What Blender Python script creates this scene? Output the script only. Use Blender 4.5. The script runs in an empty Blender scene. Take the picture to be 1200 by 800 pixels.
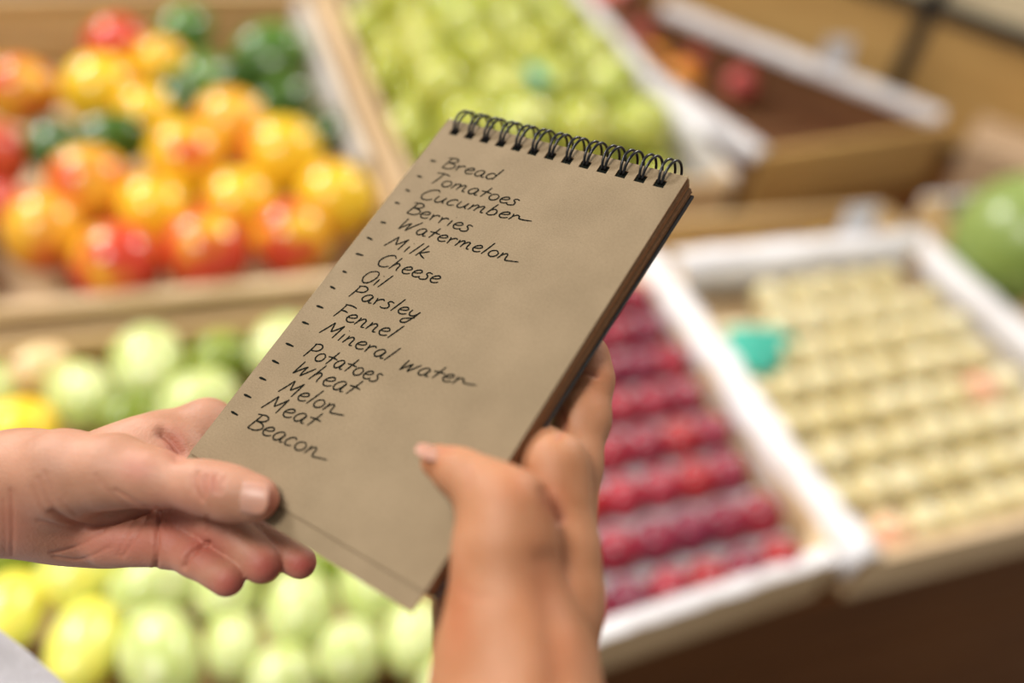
import bpy, bmesh, math, random
import numpy as np
from mathutils import Vector, Matrix

random.seed(7)
PI = math.pi
S = bpy.context.scene
COL = S.collection

# ------------------------------------------------------------ camera frame
F = 1100.0                                    # focal length in pixels of a 1200x800 frame
_D = np.array([-500., -1150., F]); _H = np.array([3300., -(500*3300-F*F)/1150., F])
_V = _D/np.linalg.norm(_D); _U = _H/np.linalg.norm(_H)
R = np.stack([_U, _V, np.cross(_U, _V)])      # world = R @ (x right, y down, z forward)
CAM = np.array([0., 0., 1.55])

def W3(c):
    return Vector(CAM + R @ np.array(c, float))
def P(u, v, z):
    """camera-frame point (metres) seen along pixel u,v at depth z"""
    return np.array([(u-600)/F*z, (v-400)/F*z, z])
def at(u, v, z):
    """world point where the line of sight u,v meets height z"""
    r = R @ np.array([u-600, v-400, F]); t = (z-CAM[2])/r[2]
    p = CAM+t*r
    return p[0], p[1]

cam = bpy.data.cameras.new('camera'); co = bpy.data.objects.new('camera', cam); COL.objects.link(co)
m = Matrix.Identity(4)
for i in range(3):
    m[i][0] = R[i][0]; m[i][1] = -R[i][1]; m[i][2] = -R[i][2]; m[i][3] = CAM[i]
co.matrix_world = m
cam.sensor_width = 36; cam.lens = 36*F/1200
cam.clip_start = .02; cam.clip_end = 50
cam.dof.use_dof = True; cam.dof.focus_distance = .325; cam.dof.aperture_fstop = 33/14
cam.dof.aperture_blades = 0
S.camera = co

w = bpy.data.worlds.new('market_light'); S.world = w; w.use_nodes = True
bg = w.node_tree.nodes['Background']
bg.inputs[0].default_value = (1, .97, .93, 1); bg.inputs[1].default_value = .38

def area(name, loc, target, size, power, color=(1, 1, 1), size_y=None):
    l = bpy.data.lights.new(name, 'AREA'); l.energy = power; l.color = color
    l.shape = 'RECTANGLE'; l.size = size; l.size_y = size_y or size
    o = bpy.data.objects.new(name, l); COL.objects.link(o)
    o.location = loc
    o.rotation_euler = (Vector(target)-Vector(loc)).to_track_quat('-Z', 'Y').to_euler()
    return o
area('window_light', (-1.6, 3.4, 3.4), (.3, .8, .9), 1.0, 175, (1, .98, .95), .8)
area('ceiling_light', (-1.1, .1, 3.3), (.2, .7, 1.0), .6, 62, (1, .95, .88))
area('ceiling_light', (2.6, 2.4, 3.0), (.8, .8, .9), .6, 95, (1, .95, .88))

S.view_settings.view_transform = 'Standard'; S.view_settings.look = 'None'
S.view_settings.gamma = 1; S.view_settings.use_curve_mapping = False
S.view_settings.exposure = -.1

# ------------------------------------------------------------ helpers
def link(o, parent=None):
    COL.objects.link(o)
    if parent is not None: o.parent = parent
    return o
def tag(o, label=None, cat=None, group=None, kind=None):
    if label: o['label'] = label
    if cat: o['category'] = cat
    if group: o['group'] = group
    if kind: o['kind'] = kind
    return o
def empty(name, loc=(0, 0, 0), rot=(0, 0, 0)):
    o = bpy.data.objects.new(name, None); link(o); o.location = loc; o.rotation_euler = rot
    o.empty_display_size = .02
    return o
def obj(name, me, mats, parent=None, loc=None, rot=None, smooth=False):
    if isinstance(me, bmesh.types.BMesh):
        b = me; me = bpy.data.meshes.new(name); bmesh.ops.recalc_face_normals(b, faces=b.faces); b.to_mesh(me); b.free()
    if mats is not None and not me.materials:
        for x in (mats if isinstance(mats, (list, tuple)) else [mats]): me.materials.append(x)
    if smooth:
        me.polygons.foreach_set('use_smooth', [True]*len(me.polygons))
    o = bpy.data.objects.new(name, me); link(o, parent)
    if loc is not None: o.location = loc
    if rot is not None: o.rotation_euler = rot
    return o
def raw(name, verts, faces, mats, parent=None, smooth=False):
    me = bpy.data.meshes.new(name); me.from_pydata([tuple(v) for v in verts], [], [tuple(f) for f in faces]); me.update()
    return obj(name, me, mats, parent, smooth=smooth)

# ------------------------------------------------------------ materials
def mat(name, color, rough=.5, color2=None, scale=8., bump=0., bscale=40., sss=0., stretch=(1, 1, 1), spec=.5,
        rnd=None, contrast=(.35, .65), sheen=0., coord='Object', transl=0., detail=3., emit=0.):
    M = bpy.data.materials.new(name); M.use_nodes = True
    nt = M.node_tree; N = nt.nodes; L = nt.links; b = N['Principled BSDF']
    b.inputs['Roughness'].default_value = rough
    b.inputs['Specular IOR Level'].default_value = spec
    tc = N.new('ShaderNodeTexCoord'); mp = N.new('ShaderNodeMapping'); mp.inputs['Scale'].default_value = stretch
    L.new(tc.outputs[coord], mp.inputs[0])
    out = None
    oi = N.new('ShaderNodeObjectInfo')
    if color2 is not None:
        ns = N.new('ShaderNodeTexNoise'); ns.noise_dimensions = '4D'
        ns.inputs['Scale'].default_value = scale; ns.inputs['Detail'].default_value = detail
        mu = N.new('ShaderNodeMath'); mu.operation = 'MULTIPLY'; mu.inputs[1].default_value = 37.
        L.new(oi.outputs['Random'], mu.inputs[0]); L.new(mu.outputs[0], ns.inputs['W'])
        L.new(mp.outputs[0], ns.inputs['Vector'])
        cr = N.new('ShaderNodeValToRGB'); cr.color_ramp.elements[0].position = contrast[0]; cr.color_ramp.elements[1].position = contrast[1]
        cr.color_ramp.elements[0].color = (*color, 1); cr.color_ramp.elements[1].color = (*color2, 1)
        L.new(ns.outputs['Fac'], cr.inputs[0]); out = cr.outputs[0]
    if rnd is not None:
        mx = N.new('ShaderNodeMix'); mx.data_type = 'RGBA'
        L.new(oi.outputs['Random'], mx.inputs[0])
        if out: L.new(out, mx.inputs[6])
        else: mx.inputs[6].default_value = (*color, 1)
        mx.inputs[7].default_value = (*rnd, 1)
        ml = N.new('ShaderNodeMath'); ml.operation = 'MULTIPLY'; ml.inputs[1].default_value = .6
        L.new(oi.outputs['Random'], ml.inputs[0]); L.new(ml.outputs[0], mx.inputs[0])
        out = mx.outputs[2]
    if out: L.new(out, b.inputs['Base Color'])
    else: b.inputs['Base Color'].default_value = (*color, 1)
    if bump:
        n2 = N.new('ShaderNodeTexNoise'); n2.inputs['Scale'].default_value = bscale; n2.inputs['Detail'].default_value = 4
        L.new(mp.outputs[0], n2.inputs['Vector'])
        bp = N.new('ShaderNodeBump'); bp.inputs['Strength'].default_value = bump; bp.inputs['Distance'].default_value = .002
        L.new(n2.outputs['Fac'], bp.inputs['Height']); L.new(bp.outputs[0], b.inputs['Normal'])
    if sss:
        b.inputs['Subsurface Weight'].default_value = sss
        b.inputs['Subsurface Radius'].default_value = (1, .4, .2); b.inputs['Subsurface Scale'].default_value = .006
    return M

wood = mat('pale_crate_wood', (.53, .36, .19), .6, (.68, .50, .30), 6, .25, 60, stretch=(1, 1, 8))
wood_gold = mat('golden_wood', (.50, .29, .09), .6, (.62, .38, .13), 4, .2, 50, stretch=(1, 1, 8))
wood_tan = mat('tan_wood', (.46, .29, .12), .6, (.56, .38, .17), 5, .2, 50, stretch=(1, 1, 8))
wood_dark = mat('dark_display_wood', (.105, .034, .007), .6, (.15, .052, .010), 6, .2, 40, spec=.2, stretch=(1, 1, 10))
floor_m = mat('floor_concrete', (.22, .17, .12), .5, (.28, .22, .16), 3)
wall_m = mat('wall_plaster', (.55, .42, .27), .8, (.62, .48, .32), 2)
white_paper = mat('white_crate_paper', (.72, .68, .68), .5, (.82, .80, .81), 12, .6, 60)
white_board = mat('white_painted_board', (.62, .56, .52), .45, (.72, .68, .66), 6, .2, 30)
tray_m = mat('white_tray_foam', (.68, .63, .66), .5, (.80, .76, .79), 20, .2, 50)
tray_cream = mat('cream_tray', (.74, .62, .38), .6, (.82, .72, .50), 20)
dark_ply = mat('dark_brown_board', (.16, .065, .025), .6, (.22, .10, .04), 5)
cardboard = mat('brown_cardboard', (.50, .33, .19), .75, (.58, .40, .25), 5)
black_metal = mat('black_metal', (.015, .012, .010), .4)
cream_panel = mat('cream_panel', (.70, .58, .38), .6)
tag_m = mat('grey_plastic_tag', (.62, .64, .70), .3, (.80, .80, .84), 20)
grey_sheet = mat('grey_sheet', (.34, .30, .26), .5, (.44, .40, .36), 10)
teal_m = mat('teal_tissue', (.012, .30, .21), .5, (.04, .42, .31), 60, .8, 90)

# ------------------------------------------------------------ setting
def box_bm(bm, x0, x1, y0, y1, z0, z1):
    vs = [bm.verts.new(p) for p in ((x0,y0,z0),(x1,y0,z0),(x1,y1,z0),(x0,y1,z0),(x0,y0,z1),(x1,y0,z1),(x1,y1,z1),(x0,y1,z1))]
    for f in ((0,3,2,1),(4,5,6,7),(0,1,5,4),(1,2,6,5),(2,3,7,6),(3,0,4,7)): bm.faces.new([vs[i] for i in f])
    return vs
def box(name, x0, x1, y0, y1, z0, z1, m, parent=None, bevel=0):
    b = bmesh.new(); box_bm(b, x0, x1, y0, y1, z0, z1)
    if bevel: bmesh.ops.bevel(b, geom=b.edges[:], offset=bevel, segments=2, affect='EDGES', profile=.5)
    return obj(name, b, m, parent)
def beam(name, p, q, z0, z1, t, m, parent=None, side=0., bevel=.0012, axis_off=0.):
    """board standing on edge from plan point p to q, thickness t; side shifts it sideways"""
    p = Vector((*p, 0)); q = Vector((*q, 0)); d = q-p; L = d.length
    b = bmesh.new(); box_bm(b, 0, L, -t/2+side, t/2+side, z0, z1)
    if bevel: bmesh.ops.bevel(b, geom=b.edges[:], offset=min(bevel, t*.3), segments=1, affect='EDGES')
    o = obj(name, b, m, parent); o.location = p; o.rotation_euler = (0, 0, math.atan2(d.y, d.x))
    return o

tag(box('floor', -2.5, 4, -1.5, 4, -.02, 0, floor_m), kind='structure')
tag(box('wall_back', -2.5, 4, 3.0, 3.1, 0, 2.2, wall_m), kind='structure')

def stand(name, label, x0, x1, y0, y1, ztop):
    t = empty(name, ((x0+x1)/2, (y0+y1)/2, 0)); tag(t, label, 'display stand')
    cx, cy = (x0+x1)/2, (y0+y1)/2; hx, hy = (x1-x0)/2, (y1-y0)/2
    box('top_board', -hx, hx, -hy, hy, ztop-.02, ztop, wood_dark, t, .002)
    n = 5; h = (ztop-.06)/n
    for k in range(n):
        box('front_board', -hx+.01, hx-.01, -hy+.012, -hy+.03, .04+k*h, .04+(k+1)*h-.004, wood_dark, t, .002)
    for sx in (-1, 1):
        box('side_panel', sx*hx-(.02 if sx > 0 else 0), sx*hx+(.02 if sx < 0 else 0), -hy+.04, hy-.02, 0, ztop-.021, wood_dark, t)
    box('plinth', -hx+.03, hx-.03, -hy+.05, hy-.03, 0, .038, black_metal, t)
    return t
stand('display_stand', 'dark brown wooden stand under the plum and cream apricot crates', .215, 1.45, .335, .765, .80)
stand('display_stand', 'lower dark wooden stand under the crates of mangoes, apples and red fruit', -.75, 1.75, .782, 1.62, .75)
stand('display_stand', 'dark wooden stand under the pale green squashes at lower left', -.75, .205, .12, .770, .76)

# ------------------------------------------------------------ crates
def crate(label, BL, FL, FR, BR, z0, z1, m, t=.010, rows=1, post=True, tops=None, floor_mat=None, name='wooden_crate', cat='crate', post_h=.0, gap=.006):
    c = (Vector(BL)+Vector(FL)+Vector(FR)+Vector(BR))/4
    r = empty(name, (c.x, c.y, z0)); tag(r, label, cat)
    pts = [Vector(p)-c for p in (BL, FL, FR, BR)]
    names = ('side_board', 'front_board', 'side_board', 'back_board')
    H = z1-z0
    for k in range(4):
        a, b = pts[k], pts[(k+1) % 4]
        mm = (tops or {}).get(k, m)
        for j in range(rows):
            h0 = j*H/rows+(gap/2 if j else 0); h1 = (j+1)*H/rows-(gap/2 if j < rows-1 else 0)
            d = (b-a).normalized(); ins = t*.55
            beam(names[k], a+d*ins, b-d*ins, h0, h1, t, mm, r)
    if post:
        for k in range(4):
            a = pts[k]; d = -a.normalized()*.022
            bm = bmesh.new(); e1 = (pts[(k+1) % 4]-a).normalized(); e0 = (pts[(k-1) % 4]-a).normalized()
            o = a+(e1+e0)*(t*.55)
            tri = [o, o+e1*.03, o+e0*.03]
            lo = [bm.verts.new((p.x, p.y, .002)) for p in tri]; hi = [bm.verts.new((p.x, p.y, H+post_h)) for p in tri]
            bm.faces.new(lo); bm.faces.new(hi)
            for i in range(3): bm.faces.new((lo[i], lo[(i+1) % 3], hi[(i+1) % 3], hi[i]))
            obj('corner_post', bm, m, r)
    # bottom slats, left to right
    n = 6
    for k in range(n):
        f0 = (k+.08)/n; f1 = (k+.92)/n
        def lerp(a, b, f): return a+(b-a)*f
        q = [lerp(pts[1], pts[0], f0), lerp(pts[2], pts[3], f0), lerp(pts[2], pts[3], f1), lerp(pts[1], pts[0], f1)]
        cen = Vector((0, 0)); q = [p*(1-t/max(.05, p.length)) for p in q]
        bm = bmesh.new(); lo = [bm.verts.new((p.x, p.y, 0)) for p in q]; hi = [bm.verts.new((p.x, p.y, .006)) for p in q]
        bm.faces.new(lo); bm.faces.new(hi)
        for i in range(4): bm.faces.new((lo[i], lo[(i+1) % 4], hi[(i+1) % 4], hi[i]))
        obj('bottom_slat', bm, floor_mat or m, r)
    return r

mango_crate = crate('pale wooden crate holding red and yellow mangoes at upper left', (-.315, 1.47), (-.226, .792), (.247, .792), (.235, 1.50), .752, .865, wood, t=.014, rows=2, tops={0: wood_tan, 3: wood_tan}, post_h=.012)
apple_crate = crate('wooden crate of green apples behind the top of the notepad', (.265, 1.56), (.275, .93), (.735, .93), (.715, 1.56), .752, .862, wood, t=.012, rows=2, tops={2: white_board, 3: white_board})
red_crate = crate('brown wooden crate with white rails, half empty, red fruit at its far end', (.735, 1.47), (.80, .985), (1.205, 1.04), (.83, 1.49), .752, .862, dark_ply, t=.014, rows=2, tops={1: wood_gold})
strip_crate = crate('low wooden crate of yellow pears behind the plum and apricot crates', (.43, .850), (.42, .790), (.93, .790), (.935, .850), .752, .86, wood_tan, t=.012, rows=1)
plum_crate = crate('white edged wooden crate holding rows of dark red plums', (.205, .762), (.225, .315), (.535, .345), (.518, .762), .802, .862, wood, t=.012, rows=1)
peach_crate = crate('white lined wooden crate holding rows of cream coloured apricots', (.545, .765), (.552, .335), (.985, .345), (.925, .765), .802, .862, wood, t=.012, rows=1, tops={3: white_board, 2: white_board})
melon_crate = crate('pale wooden crate around the big green melon at right edge', (.985, .84), (1.01, .50), (1.30, .50), (1.30, .84), .802, .875, wood_tan, t=.012, rows=1, tops={3: white_board})
squash_crate = crate('wooden crate full of pale green squashes under the hands', (-.40, .76), (-.40, .16), (.195, .16), (.195, .76), .762, .842, wood_tan, t=.012, rows=1)

# white rails lying on the red crate's edges
def rail(p, q, z, wdt, th, label):
    p = Vector(p); q = Vector(q); d = q-p
    b = bmesh.new(); n = 24; L = d.length
    random.seed(int(L*1000))
    rows = []
    for i in range(n+1):
        x = L*i/n; jz = random.uniform(-.001, .001); jw = random.uniform(.9, 1.12)
        rows.append([b.verts.new((x, s*wdt/2*jw, zz+jz)) for s, zz in ((-1, -th), (-1.02, 0), (-.5, th*.3), (.5, th*.3), (1.02, 0), (1, -th))])
    for i in range(n):
        for k in range(5): b.faces.new((rows[i][k], rows[i+1][k], rows[i+1][k+1], rows[i][k+1]))
    b.faces.new(rows[0]); b.faces.new(rows[-1][::-1])
    bmesh.ops.recalc_face_normals(b, faces=b.faces)
    o = obj('paper_strip', b, white_paper, None); o.location = (p.x, p.y, z); o.rotation_euler = (0, 0, math.atan2(d.y, d.x))
    tag(o, label, 'paper'); return o
rail((.23, .318), (.53, .347), .8635, .014, .003, 'narrow white paper along the front rim of the plum crate')
rail((.722, 1.20), (.803, .985), .867, .034, .012, 'bright white paper folded over the left rim of the half empty crate')
rail((.86, 1.455), (1.19, 1.06), .867, .040, .012, 'bright white paper folded over the right rim of the half empty crate')

def liner(name, label, path, z, w_in, w_out, h_in, h_out, amp=.004, seed=1, m=None):
    """crumpled paper folded over a crate rim; path = plan points, left side is inside"""
    random.seed(seed)
    pts = []
    for a, b in zip(path[:-1], path[1:]):
        a = Vector(a); b = Vector(b); n = max(2, int((b-a).length/.012))
        for i in range(n): pts.append(a+(b-a)*i/n)
    pts.append(Vector(path[-1]))
    prof = [(w_in, -h_in), (w_in*.8, -h_in*.4), (w_in*.55, .003), (w_in*.2, .006), (-w_out*.3, .006), (-w_out*.8, .001), (-w_out, -h_out*.5), (-w_out*1.05, -h_out)]
    vs = []; fs = []
    from mathutils import noise
    for i, p in enumerate(pts):
        d = (pts[min(i+1, len(pts)-1)]-pts[max(i-1, 0)]).normalized(); nrm = Vector((-d.y, d.x))
        for k, (o, h) in enumerate(prof):
            nv = noise.noise_vector(Vector((p.x*45+seed, p.y*45, k*.9)))
            q = p+nrm*(o+nv.x*amp)
            vs.append((q.x, q.y, z+h+nv.z*amp*(1 if 0 < k < 7 else .3)+amp*.6))
    np_ = len(prof)
    for i in range(len(pts)-1):
        for k in range(np_-1):
            a = i*np_+k; fs.append((a, a+np_, a+np_+1, a+1))
    o = raw(name, vs, fs, m or white_paper, smooth=True)
    sm = o.modifiers.new('thick', 'SOLIDIFY'); sm.thickness = .0012; sm.offset = 1
    tag(o, label, 'paper liner'); return o
liner('paper_liner', 'white crumpled paper over the divider between plums and apricots', [(.552, .33), (.538, .45), (.532, .60), (.523, .78)], .865, .016, .026, .022, .02, amp=.006, seed=3)
liner('paper_liner', 'white paper over the back rim of the apricot crate', [(.56, .768), (.72, .770), (.925, .770)], .866, -.030, -.012, .030, .012, seed=5)
liner('paper_liner', 'white paper over the right rim of the apricot crate', [(.93, .77), (.95, .6), (.985, .35)], .866, -.020, -.012, .025, .018, seed=9)
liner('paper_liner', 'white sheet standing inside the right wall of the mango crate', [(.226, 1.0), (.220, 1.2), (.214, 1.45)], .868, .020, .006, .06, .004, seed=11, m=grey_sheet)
liner('paper_liner', 'white paper over the right rim of the green apple crate', [(.735, 1.03), (.724, 1.25), (.712, 1.55)], .864, .012, .012, .03, .006, seed=13)

# trays under plums and apricots
def tray(label, x0, x1, ys, z, h, m, skew):
    o = empty('packing_tray', ((x0+x1)/2, sum(ys)/len(ys), z)); tag(o, label, 'tray')
    cx, cy = (x0+x1)/2, sum(ys)/len(ys)
    box('tray_base', x0-cx, x1-cx, min(ys)-cy-.01, max(ys)-cy+.01, 0, .004, m, o)
    for i in range(len(ys)):
        y = ys[i]-cy
        b = bmesh.new(); n = 10
        rows = []
        for k in range(n+1):
            x = (x0-cx)+(x1-x0)*k/n; jj = math.sin(k*2.1+i)*.001
            rows.append([b.verts.new((x, y+s*.011+skew*(x), .004+zz+(jj if zz > 0 else 0))) for s, zz in ((-1, 0), (-.6, h*.8), (0, h), (.7, h*.85), (1, 0))])
        for k in range(n):
            for j in range(4): b.faces.new((rows[k][j], rows[k+1][j], rows[k+1][j+1], rows[k][j+1]))
        b.faces.new(rows[0]); b.faces.new(rows[-1])
        obj('tray_ridge', b, m, o, smooth=False)
    return o

# ------------------------------------------------------------ produce
def fruit_mesh(name, prof, m, nu=28, nv=18, dent=0., lump=0., seed=0):
    """surface of revolution about local Z; prof(t) -> (radius, height) for t in 0..1 bottom to top"""
    rnd = random.Random(seed); ph = [rnd.uniform(0, 6.28) for _ in range(4)]
    vs = []; fs = []
    for i in range(nv+1):
        r, h = prof(i/nv)
        for j in range(nu):
            a = 2*PI*j/nu
            k = 1+lump*(math.sin(2*a+ph[0])*.6+math.sin(3*a+ph[1])*.4)*math.sin(PI*i/nv)
            vs.append((r*k*math.cos(a), r*k*math.sin(a), h))
    for i in range(nv):
        for j in range(nu):
            a = i*nu+j; b = i*nu+(j+1) % nu; fs.append((a, b, b+nu, a+nu))
    me = bpy.data.meshes.new(name); me.from_pydata(vs, [], fs); me.update()
    b = bmesh.new(); b.from_mesh(me); bmesh.ops.remove_doubles(b, verts=b.verts, dist=1e-6); bmesh.ops.recalc_face_normals(b, faces=b.faces); b.to_mesh(me); b.free()
    me.materials.append(m); me.polygons.foreach_set('use_smooth', [True]*len(me.polygons))
    return me
def sph(R_, sx=1., top=0., bot=0.):
    def f(t):
        a = -PI/2+PI*t; r = R_*sx*math.cos(a); h = R_*math.sin(a)
        s = max(0, 1-abs(r)/(R_*.45))
        h -= top*s*s*R_ if t > .5 else 0; h += bot*s*s*R_ if t < .5 else 0
        return max(r, 0), h
    return f
def gourd(R_, L, fat=.25):
    def f(t):
        a = -PI/2+PI*t
        return max(0, R_*math.cos(a)**.85*(1-fat*math.sin(a)*.5)) if abs(math.cos(a)) > 1e-9 else 0, L/2*math.sin(a)
    return f

def fruit_mat(name, c1, c2, scale, rough, c3=None, contrast=(.4, .6), sss=.15, rnd=None, coat=.0):
    M = mat(name, c1, rough, c2, scale*.085, .05, 6, sss=sss, rnd=rnd, contrast=contrast, detail=2)
    return M
m_mango = fruit_mat('mango_skin', (.80, .42, .03), (.62, .09, .02), 11, .26, contrast=(.46, .62))
m_mango_y = fruit_mat('yellow_mango_skin', (.80, .50, .02), (.66, .12, .02), 11, .24, contrast=(.52, .64))
m_mango_r = fruit_mat('red_mango_skin', (.58, .05, .02), (.80, .44, .02), 11, .24, contrast=(.48, .60))
m_mango_dr = fruit_mat('dark_red_mango_skin', (.45, .03, .02), (.60, .10, .03), 11, .34)
m_green = fruit_mat('dark_green_skin', (.024, .062, .004), (.055, .125, .008), 14, .26)
m_lgreen = fruit_mat('mid_green_skin', (.05, .14, .015), (.12, .22, .03), 14, .24)
m_apple = fruit_mat('green_apple_skin', (.38, .45, .045), (.60, .62, .20), 14, .22, rnd=(.44, .42, .03))
m_plum = fruit_mat('plum_skin', (.24, .012, .025), (.42, .03, .05), 16, .24, rnd=(.09, .015, .05))
m_plum_r = fruit_mat('bright_plum_skin', (.38, .012, .012), (.34, .02, .03), 16, .24)
m_apri = fruit_mat('cream_apricot_skin', (.60, .49, .23), (.74, .68, .46), 16, .4, rnd=(.56, .45, .19))
m_apri_p = fruit_mat('pink_apricot_skin', (.76, .60, .34), (.70, .30, .20), 14, .4)
m_squash = fruit_mat('pale_green_squash_skin', (.48, .56, .17), (.64, .68, .32), 20, .28)
m_squash_y = fruit_mat('yellow_squash_skin', (.84, .74, .09), (.72, .74, .18), 14, .28)
m_squash_o = fruit_mat('orange_yellow_skin', (.95, .60, .02), (.90, .66, .06), 10, .35)
m_squash_t = fruit_mat('tan_squash_skin', (.70, .48, .25), (.66, .56, .26), 10, .4)
m_olive = fruit_mat('olive_green_skin', (.14, .19, .01), (.24, .30, .03), 10, .35)
m_red = fruit_mat('dark_red_fruit_skin', (.42, .05, .05), (.62, .16, .12), 14, .35)
m_orange = fruit_mat('orange_peel', (.90, .36, .03), (.86, .30, .03), 40, .4)
m_pink = fruit_mat('pale_pink_skin', (.80, .55, .42), (.84, .66, .50), 20, .4)
m_yellow = fruit_mat('yellow_pear_skin', (.66, .52, .05), (.70, .60, .14), 20, .4)
m_melon = mat('green_melon_rind', (.16, .23, .04), .28, (.27, .35, .10), 12, sss=.1)
stem_m = mat('brown_stem', (.10, .06, .03), .7)

def relax(items, it=120, zfloor=None, zmax=None, over=.985, xy=None):
    """items: [x,y,z,r]; pushes overlapping balls apart, lets them sink back to their resting height"""
    A = np.array(items, float); n = len(A); T = A.copy()
    for s in range(it):
        d = A[:, None, :3]-A[None, :, :3]; L = np.sqrt((d**2).sum(2))+1e-9
        rr = (A[:, None, 3]+A[None, :, 3])*over
        pen = np.maximum(0, rr-L); np.fill_diagonal(pen, 0)
        mv = (d/L[..., None]*pen[..., None]*.5).sum(1)
        A[:, :3] += mv*.6
        if s < it*.7: A[:, :3] += (T[:, :3]-A[:, :3])*.05
        if zfloor is not None: A[:, 2] = np.maximum(A[:, 2], zfloor+A[:, 3])
        if xy: 
            A[:, 0] = np.clip(A[:, 0], xy[0]+A[:, 3], xy[1]-A[:, 3]); A[:, 1] = np.clip(A[:, 1], xy[2]+A[:, 3], xy[3]-A[:, 3])
    return A
def put(name, me, loc, rot, label, cat, group=None, scale=None):
    o = bpy.data.objects.new(name, me); link(o); o.location = loc; o.rotation_euler = rot
    if scale: o.scale = scale
    tag(o, label, cat, group); return o

rr = random.Random(3)
# --- mangoes: each one seen in the photograph
mango_me = {k: fruit_mesh('mango_'+k, sph(1, .97, .06, .04), mm, lump=.02, seed=i) for i, (k, mm) in enumerate(dict(o=m_mango, y=m_mango_y, r=m_mango_r, d=m_mango_dr).items())}
MG = [
 (103, 203, 50, 'o', 'orange mango in front of the dark green avocados'),
 (50, 256, 48, 'o', 'dull orange mango at the front left of the heap'),
 (180, 232, 45, 'y', 'yellow mango in the middle of the front rows'),
 (217, 172, 47, 'y', 'yellow mango with a white glint, right of the avocados'),
 (270, 133, 45, 'o', 'orange mango with a pink shine at the back, next to the long avocado'),
 (334, 167, 48, 'y', 'large yellow mango with red flank near the right wall of its crate'),
 (394, 220, 48, 'y', 'yellow mango nearest the notepad in the right crate corner'),
 (280, 226, 45, 'y', 'yellow and pink mango in the second row from the front'),
 (342, 264, 47, 'r', 'yellow mango with a red cheek just left of the notepad'),
 (240, 280, 52, 'r', 'red topped yellow mango in the front row'),
 (135, 294, 52, 'r', 'red mango with white glint lowest in the front row'),
 (118, 92, 46, 'y', 'yellow orange mango behind the avocados'),
 (137, 42, 38, 'r', 'reddish orange mango topmost at the back'),
 (192, 62, 33, 'y', 'small yellow mango at the back beside the topmost red one'),
 (22, 92, 42, 'o', 'orange red mango at the upper left edge'),
 (5, 165, 42, 'd', 'dark red mango below the orange one at left edge'),
 (172, 120, 36, 'y', 'pale yellow mango tucked between avocados at the back'),
 (1, 225, 30, 'd', 'dark purple mango cut by the left edge')]
AV = [
 (43, 160, 30, 1.35, 0, m_green, 'upright oval avocado at the left of the mangoes'),
 (130, 145, 30, 1.35, 1.3, m_green, 'avocado lying crosswise behind the front mangoes'),
 (208, 98, 24, 1.6, .15, m_green, 'slim dark avocado standing left of the long ones'),
 (244, 80, 27, 1.3, .3, m_lgreen, 'glinting grey green avocado at the back'),
 (313, 50, 34, 1.2, 1.2, m_lgreen, 'bright green avocado at the back right'),
 (280, 72, 26, 1.8, 1.0, m_green, 'long dark avocado under the bright green one'),
 (330, 105, 26, 1.8, .8, m_green, 'long dark avocado along the right crate wall'),
 (372, 145, 22, 1.7, .5, m_green, 'narrow dark avocado wedged at the crate wall'),
 (215, 22, 28, 1.3, .5, m_lgreen, 'green avocado farthest back in the crate')]
its = []
for u, v, r, *_ in MG+AV:
    x, y = at(u, v+8, .872)
    d = abs((R.T @ (np.array([x, y, .862])-CAM))[2]); its.append([x, y, .862, r*d/F*(1.0 if len(its) < len(MG) else 1.12)])
A = relax(its, 60, .758, over=.88, xy=(-.33, .245, .785, 1.52))
for k, (u, v, r, c, lab) in enumerate(MG):
    put('mango', mango_me[c], A[k, :3], (rr.uniform(0, 6), rr.uniform(0, 6), rr.uniform(0, 6)), lab, 'mango', 'mangoes heaped in the upper left crate', (A[k, 3],)*3)
avo = {}
for k, (u, v, r, e, a, mm, lab) in enumerate(AV):
    me = avo.get(mm.name) or avo.setdefault(mm.name, fruit_mesh('avocado', gourd(1, 2, .25), mm))
    q = A[len(MG)+k]
    o = put('avocado', me, q[:3], (PI/2, 0, -a), lab, 'avocado', 'avocados among the mangoes', (q[3]*.93, q[3]*.93, q[3]*e*.98))

# --- apples
apple_me = fruit_mesh('apple', sph(1, 1.04, .30, .16), m_apple, lump=.02)
stem_me = bpy.data.meshes.new('stem')
b = bmesh.new(); bmesh.ops.create_cone(b, segments=6, radius1=.05, radius2=.07, depth=.45, cap_ends=True); b.to_mesh(stem_me); b.free(); stem_me.materials.append(stem_m)
its = []
for j in range(7):
    for i in range(6):
        x = .322+i*.079+(.035 if j % 2 else 0)+rr.uniform(-.006, .006); y = .985+j*.080+rr.uniform(-.006, .006)
        if x > .70: continue
        its.append([x, y, .815+rr.uniform(-.004, .006), .0405+rr.uniform(-.0015, .0015)])
for j in range(5):
    for i in range(4):
        its.append([.37+i*.088+rr.uniform(-.01, .01), 1.05+j*.1+rr.uniform(-.01, .01), .872, .041])
band = lambda y: 'front third' if y < 1.12 else 'middle third' if y < 1.30 else 'rear third'
A = relax(its, 120, .76, xy=(.274, .722, .94, 1.55))
for q in A:
    o = put('apple', apple_me, q[:3], (rr.uniform(-.7, .7), rr.uniform(-.7, .7), rr.uniform(0, 6)), 'yellow green apple in the '+band(q[1])+' of the crate behind the notepad', 'apple', 'green apples in the '+band(q[1]), (q[3],)*3)
    s = bpy.data.objects.new('stem', stem_me); link(s, o); s.location = (0, 0, .85)

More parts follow.
